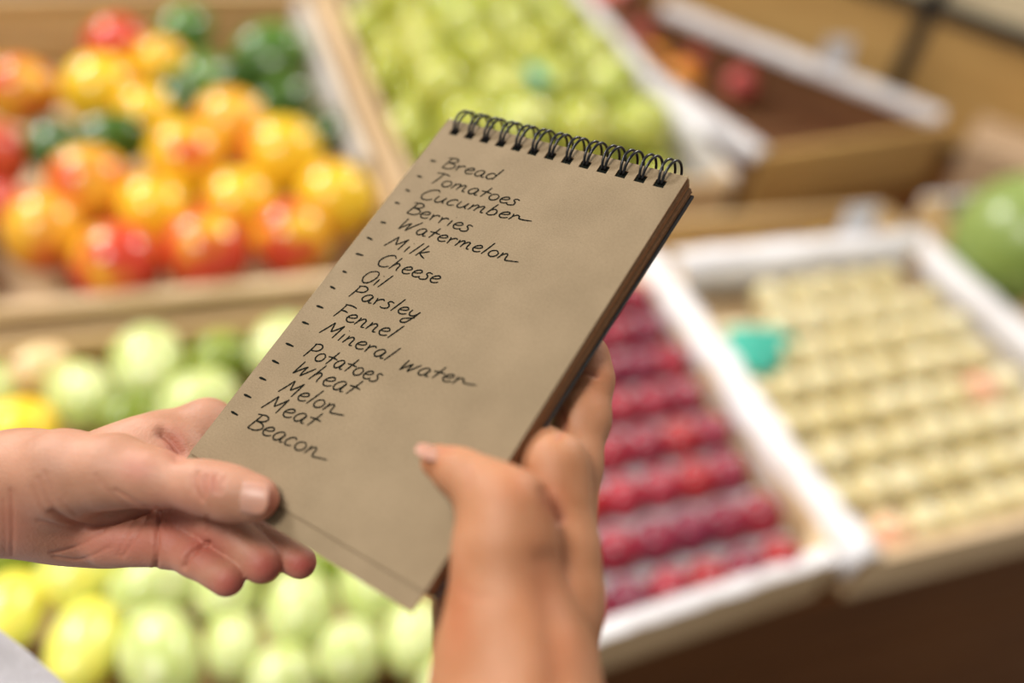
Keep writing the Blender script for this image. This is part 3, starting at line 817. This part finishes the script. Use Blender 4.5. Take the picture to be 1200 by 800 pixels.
def frame_axes(ang_deg, tilt=0.):
    a = math.radians(ang_deg); x = np.array([math.cos(a), math.sin(a), math.tan(math.radians(tilt))]); x /= np.linalg.norm(x)
    y = np.array([-math.sin(a), math.cos(a), 0]); y -= x*(x@y); y /= np.linalg.norm(y)
    return x, y, np.cross(x, y)
def surface_nets(Fd, lo, h):
    ins = Fd < 0; nx, ny, nz = Fd.shape
    cnt = np.zeros((nx-1, ny-1, nz-1), np.uint8)
    offs = [(i, j, k) for i in (0, 1) for j in (0, 1) for k in (0, 1)]
    for i, j, k in offs: cnt += ins[i:nx-1+i, j:ny-1+j, k:nz-1+k]
    act = (cnt > 0) & (cnt < 8); ci = np.argwhere(act); idx = -np.ones(act.shape, np.int64); idx[act] = np.arange(len(ci))
    pos = np.zeros((len(ci), 3)); num = np.zeros(len(ci))
    vals = {o: Fd[ci[:, 0]+o[0], ci[:, 1]+o[1], ci[:, 2]+o[2]] for o in offs}
    for o in offs:
        for ax in range(3):
            if o[ax]: continue
            q = list(o); q[ax] = 1; q = tuple(q); a, b = vals[o], vals[q]; m_ = (a < 0) != (b < 0)
            t = np.zeros(len(ci)); t[m_] = a[m_]/(a[m_]-b[m_])
            p = np.tile(np.array(o, float), (len(ci), 1)); p[:, ax] += t
            pos[m_] += p[m_]; num[m_] += 1
    v = lo+h*(ci+pos/num[:, None]); quads = []
    for ax in range(3):
        sl0 = [slice(None)]*3; sl1 = [slice(None)]*3; sl0[ax] = slice(0, -1); sl1[ax] = slice(1, None)
        A0 = ins[tuple(sl0)]; A1 = ins[tuple(sl1)]; e = np.argwhere(A0 != A1)
        b, c = (ax+1) % 3, (ax+2) % 3
        ok = (e[:, b] > 0) & (e[:, c] > 0) & (e[:, b] < Fd.shape[b]-1) & (e[:, c] < Fd.shape[c]-1); e = e[ok]
        q = []
        for db, dc in ((-1, -1), (0, -1), (0, 0), (-1, 0)):
            g = e.copy(); g[:, b] += db; g[:, c] += dc; q.append(idx[g[:, 0], g[:, 1], g[:, 2]])
        q = np.stack(q, 1); fl = A0[e[:, 0], e[:, 1], e[:, 2]]
        q[~fl] = q[~fl][:, ::-1]; quads.append(q)
    return v, np.concatenate(quads)
def smooth_mesh(v, q, it, lam=.5):
    e = np.concatenate([q[:, [0, 1]], q[:, [1, 2]], q[:, [2, 3]], q[:, [3, 0]]]); e = np.concatenate([e, e[:, ::-1]])
    deg = np.bincount(e[:, 0], minlength=len(v))[:, None]
    for i in range(it):
        s = np.stack([np.bincount(e[:, 0], weights=v[e[:, 1], k], minlength=len(v)) for k in range(3)], 1)
        v = v+lam*(s/deg-v)
    return v
def normals(v, q):
    n = np.cross(v[q[:, 2]]-v[q[:, 0]], v[q[:, 3]]-v[q[:, 1]]); o = np.zeros_like(v)
    for k in range(4):
        for c in range(3): o[:, c] += np.bincount(q[:, k], weights=n[:, c], minlength=len(v))
    return o/(np.linalg.norm(o, axis=1)[:, None]+1e-12)
def seg_dist(u, v, poly):
    d = np.full(len(u), 1e9)
    for (x0, y0), (x1, y1) in zip(poly[:-1], poly[1:]):
        dx, dy = x1-x0, y1-y0; t = np.clip(((u-x0)*dx+(v-y0)*dy)/(dx*dx+dy*dy+1e-9), 0, 1)
        d = np.minimum(d, np.hypot(u-x0-t*dx, v-y0-t*dy))
    return d
def curve2(poly, n=8):
    return [tuple(p) for p in catmull(poly, n)]
def build_hand(name, fld, d, creases, flush, mats, parent, smooth_it=3):
    v, q = surface_nets(d, fld.lo, fld.h); v = smooth_mesh(v, q, smooth_it)
    nrm = normals(v, q)
    if (nrm*(v-v.mean(0))).sum() < 0: q = q[:, ::-1]; nrm = -nrm
    u = v[:, 0]/v[:, 2]*F+600; w_ = v[:, 1]/v[:, 2]*F+400; front = np.clip(-nrm[:, 2]*3, 0, 1)
    depth = np.zeros(len(v)); shade = np.zeros(len(v))
    for poly, wpx, amp, *rng in creases:
        dd = seg_dist(u, w_, curve2(poly)); g = np.exp(-(dd/wpx)**2)*front
        if rng: g = g*((v[:, 2] > rng[0]) & (v[:, 2] < rng[1]))
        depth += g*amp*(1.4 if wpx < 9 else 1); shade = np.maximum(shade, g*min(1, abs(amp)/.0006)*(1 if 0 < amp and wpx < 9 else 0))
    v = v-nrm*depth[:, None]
    fl = np.zeros(len(v))
    for (cu, cv, ru, rv, a) in flush:
        fl = np.maximum(fl, a*np.exp(-(((u-cu)/ru)**2+((w_-cv)/rv)**2)))
    vw = (CAM+(R@v.T).T)
    me = bpy.data.meshes.new(name); me.vertices.add(len(v)); me.vertices.foreach_set('co', vw.astype(np.float32).ravel())
    me.loops.add(len(q)*4); me.loops.foreach_set('vertex_index', q.astype(np.int32).ravel())
    me.polygons.add(len(q)); me.polygons.foreach_set('loop_start', np.arange(0, len(q)*4, 4, dtype=np.int32)); me.polygons.foreach_set('loop_total', np.full(len(q), 4, np.int32))
    me.update(calc_edges=True); me.validate()
    at_ = me.attributes.new('flush', 'FLOAT', 'POINT'); at_.data.foreach_set('value', fl.astype(np.float32))
    a2 = me.attributes.new('crease_shade', 'FLOAT', 'POINT'); a2.data.foreach_set('value', shade.astype(np.float32))
    me.materials.append(mats); me.polygons.foreach_set('use_smooth', [True]*len(me.polygons))
    o = bpy.data.objects.new(name, me); link(o, parent)
    return o

def skin(name, c1, c2, red, sss=.25):
    M = bpy.data.materials.new(name); M.use_nodes = True; nt = M.node_tree; N = nt.nodes; L = nt.links; b = N['Principled BSDF']
    tc = N.new('ShaderNodeTexCoord')
    n1 = N.new('ShaderNodeTexNoise'); n1.inputs['Scale'].default_value = 70; n1.inputs['Detail'].default_value = 5; L.new(tc.outputs['Object'], n1.inputs['Vector'])
    cr = N.new('ShaderNodeValToRGB'); cr.color_ramp.elements[0].position = .35; cr.color_ramp.elements[1].position = .65
    cr.color_ramp.elements[0].color = (*c1, 1); cr.color_ramp.elements[1].color = (*c2, 1); L.new(n1.outputs['Fac'], cr.inputs[0])
    fa = N.new('ShaderNodeAttribute'); fa.attribute_name = 'flush'
    mx = N.new('ShaderNodeMix'); mx.data_type = 'RGBA'; L.new(fa.outputs['Fac'], mx.inputs[0]); L.new(cr.outputs[0], mx.inputs[6]); mx.inputs[7].default_value = (*red, 1)
    ca = N.new('ShaderNodeAttribute'); ca.attribute_name = 'crease_shade'
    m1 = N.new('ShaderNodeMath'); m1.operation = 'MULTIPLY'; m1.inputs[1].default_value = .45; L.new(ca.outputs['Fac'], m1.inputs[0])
    m2 = N.new('ShaderNodeMix'); m2.data_type = 'RGBA'; L.new(m1.outputs[0], m2.inputs[0]); L.new(mx.outputs[2], m2.inputs[6]); m2.inputs[7].default_value = (.35, .10, .06, 1)  # shade of narrow creases painted into the skin colour as red-brown
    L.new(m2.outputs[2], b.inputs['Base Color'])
    b.inputs['Roughness'].default_value = .56; b.inputs['Specular IOR Level'].default_value = .35
    b.inputs['Subsurface Weight'].default_value = sss; b.inputs['Subsurface Radius'].default_value = (1, .35, .2); b.inputs['Subsurface Scale'].default_value = .004
    v1 = N.new('ShaderNodeTexVoronoi'); v1.inputs['Scale'].default_value = 1100; L.new(tc.outputs['Object'], v1.inputs['Vector'])
    n2 = N.new('ShaderNodeTexNoise'); n2.inputs['Scale'].default_value = 500; n2.inputs['Detail'].default_value = 4; L.new(tc.outputs['Object'], n2.inputs['Vector'])
    ad = N.new('ShaderNodeMath'); ad.operation = 'ADD'; L.new(v1.outputs['Distance'], ad.inputs[0]); L.new(n2.outputs['Fac'], ad.inputs[1])
    bp = N.new('ShaderNodeBump'); bp.inputs['Strength'].default_value = .30; bp.inputs['Distance'].default_value = .00035
    L.new(ad.outputs[0], bp.inputs['Height']); L.new(bp.outputs[0], b.inputs['Normal'])
    return M
skin_l = skin('skin', (.36, .175, .105), (.44, .225, .145), (.34, .07, .055))
skin_r = skin('warm_skin', (.36, .155, .07), (.42, .195, .10), (.34, .085, .025))
nail_m = mat('fingernail', (.40, .20, .14), .38, (.46, .235, .17), 60, sss=.2)
nail_m.node_tree.nodes['Principled BSDF'].inputs['Specular IOR Level'].default_value = .35

person = empty('person', W3((0, .25, .30))); tag(person, 'person in a white shirt, of whom only the two hands holding the notepad show', 'person')
ploc = Matrix.Translation(-Vector(person.location))
def fix(o): o.location = -Vector(person.location)

# ---- left hand
fl = Field(P(-230, 430, .30)+np.array([-.02, -.01, -.07]), (.005, .105, .385), .0008)
d = fl.chain([(-190, 590, .345, 78), (-40, 578, .325, 68), (40, 575, .320, 66)], .01)            # forearm and wrist
pal = fl.ell(P(105, 598, .325), frame_axes(6, 0), (.034, .0195, .0125)); d = smin(d, pal, .014)      # palm heel
pal = fl.ell(P(170, 573, .338), frame_axes(0, 0), (.026, .0255, .0115)); d = smin(d, pal, .012)      # knuckle side
thumb = fl.chain([(20, 556, .316, 50), (75, 556, .308, 49), (135, 552, .303, 40), (178, 560, .299, 31), (242, 571, .2935, 27.5), (270, 578, .2908, 28), (300, 584, .2892, 27)], .006)
d = smin(d, thumb, .007)
idx = fl.chain([(110, 550, .340, 36), (190, 515, .348, 30), (243, 500, .352, 30), (300, 545, .350, 27), (345, 585, .345, 24)], .006)
d = smin(d, idx, .008)
# fingers curling under the pad
mid = fl.chain([(150, 605, .335, 30), (235, 600, .325, 26), (292, 622, .3145, 23), (352, 659, .3070, 19)], .004)
ring = fl.chain([(140, 622, .326, 32), (222, 608, .318, 27), (262, 617, .309, 24), (307, 660, .303, 23.5)], .004)
pinky = fl.chain([(130, 632, .318, 32), (198, 637, .313, 27), (228, 654, .306, 20.5), (266, 678, .300, 21)], .003)
fing = smin(ring, pinky, .0005); fing = smin(fing, mid, .0008)
d = smin(d, fing, .003)
LC = [
 ([(135, 574), (150, 583), (170, 594), (200, 597)], 2.2, .0004),
 ([(112, 556), (125, 572), (143, 588), (165, 598)], 2.0, .0003),
 ([(60, 600), (80, 612), (105, 617), (140, 609), (172, 599)], 3.2, .0012),
 ([(45, 560), (60, 590), (78, 606)], 2.2, .00025), ([(52, 552), (66, 580), (88, 602)], 2.0, .0002), ([(38, 570), (50, 594), (64, 606)], 2, .0002),
 ([(186, 598), (184, 625), (182, 666)], 2.4, .0010),
 ([(197, 600), (193, 618)], 2.0, .0003),
 ([(216, 664), (222, 650), (236, 640), (244, 637)], 3.0, .0010),
 ([(172, 606), (158, 630), (143, 652)], 2.0, .0004), ([(162, 600), (150, 622), (138, 650)], 1.6, .0003),
 ([(60, 648), (85, 642), (112, 628), (140, 608)], 1.8, .00035), ([(62, 652), (95, 655), (130, 640)], 1.6, .0003),
 ([(45, 610), (70, 616), (95, 622)], 2, .0003),
 ([(12, 575), (14, 610), (13, 650)], 2.4, .0004), ([(4, 585), (6, 620), (5, 650)], 1.8, .0003),
 ([(232, 553), (228, 566), (233, 580), (238, 586)], 1.8, .0006), ([(243, 553), (248, 562), (246, 574), (242, 583)], 1.8, -.0002),
 ([(243, 555), (238, 567), (242, 580)], 1.5, .0005), ([(254, 556), (250, 566), (251, 576)], 1.6, .0006), ([(264, 559), (258, 568), (258, 577)], 1.5, .0004),
 ([(225, 556), (222, 566), (225, 578)], 1.4, .0002),
 ([(243, 606), (243, 616), (241, 622)], 2.4, .0004),
 ([(190, 508), (200, 516), (210, 530)], 8, .0018),
]
LF = [(270, 685, 26, 22, .85), (312, 665, 28, 26, .85), (355, 662, 28, 18, .95), (235, 640, 40, 30, .7), (150, 635, 80, 28, .55), (320, 590, 16, 20, .5), (245, 568, 16, 16, .35), (200, 625, 45, 40, .6), (160, 550, 22, 16, .35), (15, 620, 40, 40, .3), (205, 520, 14, 18, .5)]
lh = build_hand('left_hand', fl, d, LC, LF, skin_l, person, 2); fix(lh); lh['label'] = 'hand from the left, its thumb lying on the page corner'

def nail(name, c, xdir, up, L, Wd, parent, label, curve=.35):
    """curved nail plate; c centre, xdir towards the fingertip, up outward normal (camera frame)"""
    xdir = np.array(xdir, float); xdir /= np.linalg.norm(xdir); up = np.array(up, float); up -= xdir*(up@xdir); up /= np.linalg.norm(up); s = np.cross(up, xdir)
    vs = []; fs = []; n, m_ = 14, 12
    for i in range(n+1):
        a = i/n*2-1
        for j in range(m_+1):
            b = j/m_*2-1
            ww = (1-abs(a)**3.2)**.38 if a > 0 else (1-abs(a)**2.6)**.42
            x = a*L/2; y = b*Wd/2*max(ww, .02)
            z = -curve*(y*y)/(Wd/2)-.10*(x*x)/(L/2)
            p = np.array(c)+xdir*x+s*y+up*z; vs.append(W3(p)-Vector(person.location))
    for i in range(n):
        for j in range(m_):
            q = i*(m_+1)+j; fs.append((q, q+m_+1, q+m_+2, q+1))
    o = raw(name, vs, fs, nail_m, parent, smooth=True)
    sm = o.modifiers.new('thick', 'SOLIDIFY'); sm.thickness = .0005; sm.offset = 1
    o['label'] = label; o.location = Vector(person.location)
    return o
nup = np.array([-.06, -.16, -1]); nup /= np.linalg.norm(nup); tipc = P(301, 583, .2893)+nup*.00735
nx = P(300, 584, .2892)-P(270, 578, .2905)
nail('thumb_nail', tipc, nx, nup, .0122, .0094, lh, 'glossy pink thumbnail, left hand')

# ---- right hand
fr = Field((-.035, -.012, .158), (.050, .262, .385), .00085)
wr = fr.chain([(630, 1760, .187, 160), (606, 980, .235, 108), (607, 880, .245, 104), (607, 790, .252, 96)], .01)
meta = fr.chain([(594, 780, .254, 74), (592, 690, .257, 58), (592, 630, .259, 53), (594, 592, .260, 44)], .008)    # thumb metacarpal
d = smin(wr, meta, .010)
thumb = fr.chain([(592, 594, .260, 42), (560, 567, .263, 30), (537, 553, .266, 26), (513, 541, .270, 20.5)], .004)
d = smin(d, thumb, .006)
palm = fr.chain([(648, 800, .266, 56), (658, 700, .272, 42), (658, 640, .277, 40)], .01); d = smin(d, palm, .005)
heel = fr.chain([(575, 860, .275, 62), (556, 760, .278, 42), (548, 706, .281, 32), (575, 660, .292, 28)], .008); d = smin(d, heel, .002)
ind = fr.chain([(658, 640, .276, 40), (652, 580, .281, 37), (650, 545, .283, 36), (626, 522, .293, 27), (585, 512, .305, 24)], .005)
midr = fr.chain([(668, 620, .288, 32), (672, 545, .296, 31), (682, 490, .304, 31), (691, 445, .310, 26), (686, 418, .313, 24), (655, 405, .320, 22), (610, 410, .326, 21)], .005)
rngr = fr.chain([(640, 700, .292, 32), (650, 600, .305, 26), (650, 520, .322, 26), (630, 470, .330, 22), (585, 460, .332, 20)], .005)
pnk = fr.chain([(610, 740, .292, 30), (610, 640, .308, 24), (600, 570, .322, 22), (560, 530, .326, 19)], .005)
fg = smin(ind, midr, .0030); fg = smin(fg, rngr, .0015); fg = smin(fg, pnk, .0015)
d = smin(d, fg, .006)
RC = [([(640, 660), (645, 700), (650, 740), (657, 800)], 20, .0016), ([(656, 608), (645, 592), (637, 575)], 6, .0006), ([(668, 437), (682, 434), (700, 440)], 3, .0006), ([(656, 470), (662, 500), (655, 512)], 4, .0006),
      ([(505, 522), (520, 527), (533, 525)], 3, .0005), ([(545, 545), (552, 560), (548, 575)], 2, .0003), ([(540, 690), (556, 700), (575, 700)], 3, .0002)]
RF2 = [(610, 570, 28, 30, .3), (500, 530, 22, 22, .45), (640, 680, 30, 70, .4), (655, 770, 30, 60, .4), (650, 590, 22, 30, .5), (700, 430, 20, 40, .3), (535, 720, 20, 60, .5)]
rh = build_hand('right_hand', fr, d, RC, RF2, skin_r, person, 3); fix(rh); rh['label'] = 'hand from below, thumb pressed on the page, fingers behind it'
nail('thumb_nail', P(507, 530, .267)+np.array([0, -.0007, -.0004]), P(505, 536, .27)-P(537, 553, .266), (.10, -1, -.25), .0090, .0080, rh, 'thumbnail of the right hand seen edge on')

# shirt: a rounded white cloth body low at the left
shirt_m = mat('white_shirt_cloth', (.50, .49, .54), .8, (.58, .57, .61), 4, .4, 300)
vs = []; fs = []; nu, nv = 48, 30; cs = np.array([-.335, .345, .50])*.76
axs = frame_axes(62, 0)
for i in range(nv+1):
    a = -PI/2+PI*i/nv
    for j in range(nu):
        b_ = 2*PI*j/nu; fo = 1+.02*math.sin(7*b_+3*a)+.012*math.sin(13*b_-2*a)
        l = np.array([.19*math.sin(a), .124*math.cos(a)*math.cos(b_)*fo, .08*math.cos(a)*math.sin(b_)*fo])
        vs.append(W3(cs+axs[0]*l[0]+axs[1]*l[1]+axs[2]*l[2])-Vector(person.location))
for i in range(nv):
    for j in range(nu):
        a = i*nu+j; b_ = i*nu+(j+1) % nu; fs.append((a, b_, b_+nu, a+nu))
sh = raw('shirt', vs, fs, shirt_m, person, smooth=True); sh['label'] = 'white shirt cloth at the lower left corner'
for o_ in bpy.data.objects:
    if o_.parent is person and o_.name.startswith('shirt'): pass

def sleeve(p, q, r0, r1, label):
    p = np.array(p, float); q = np.array(q, float); d = q-p; L = np.linalg.norm(d); d /= L
    a = np.cross(d, [.3, .2, 1.]); a /= np.linalg.norm(a); b_ = np.cross(d, a); vs = []; fs = []; nu, nv = 36, 16
    for i in range(nv+1):
        t = i/nv
        for j in range(nu):
            an = 2*PI*j/nu; rad = (r0+(r1-r0)*t)*(1+.04*math.sin(3*an+9*t)+.03*math.sin(17*t+an))
            vs.append(W3(p+d*L*t+(a*math.cos(an)+b_*math.sin(an))*rad)-Vector(person.location))
    for i in range(nv):
        for j in range(nu):
            k = i*nu+j; l = i*nu+(j+1) % nu; fs.append((k, l, l+nu, k+nu))
    o = raw('sleeve', vs, fs, shirt_m, person, smooth=True); o['label'] = label
    sm = o.modifiers.new('thick', 'SOLIDIFY'); sm.thickness = .0015
sleeve((-.205, .057, .345), (-.36, .085, .36), .034, .042, 'white sleeve of the left arm')
sleeve((.0045, .185, .208), (.02, .34, .15), .037, .045, 'white sleeve of the right arm')
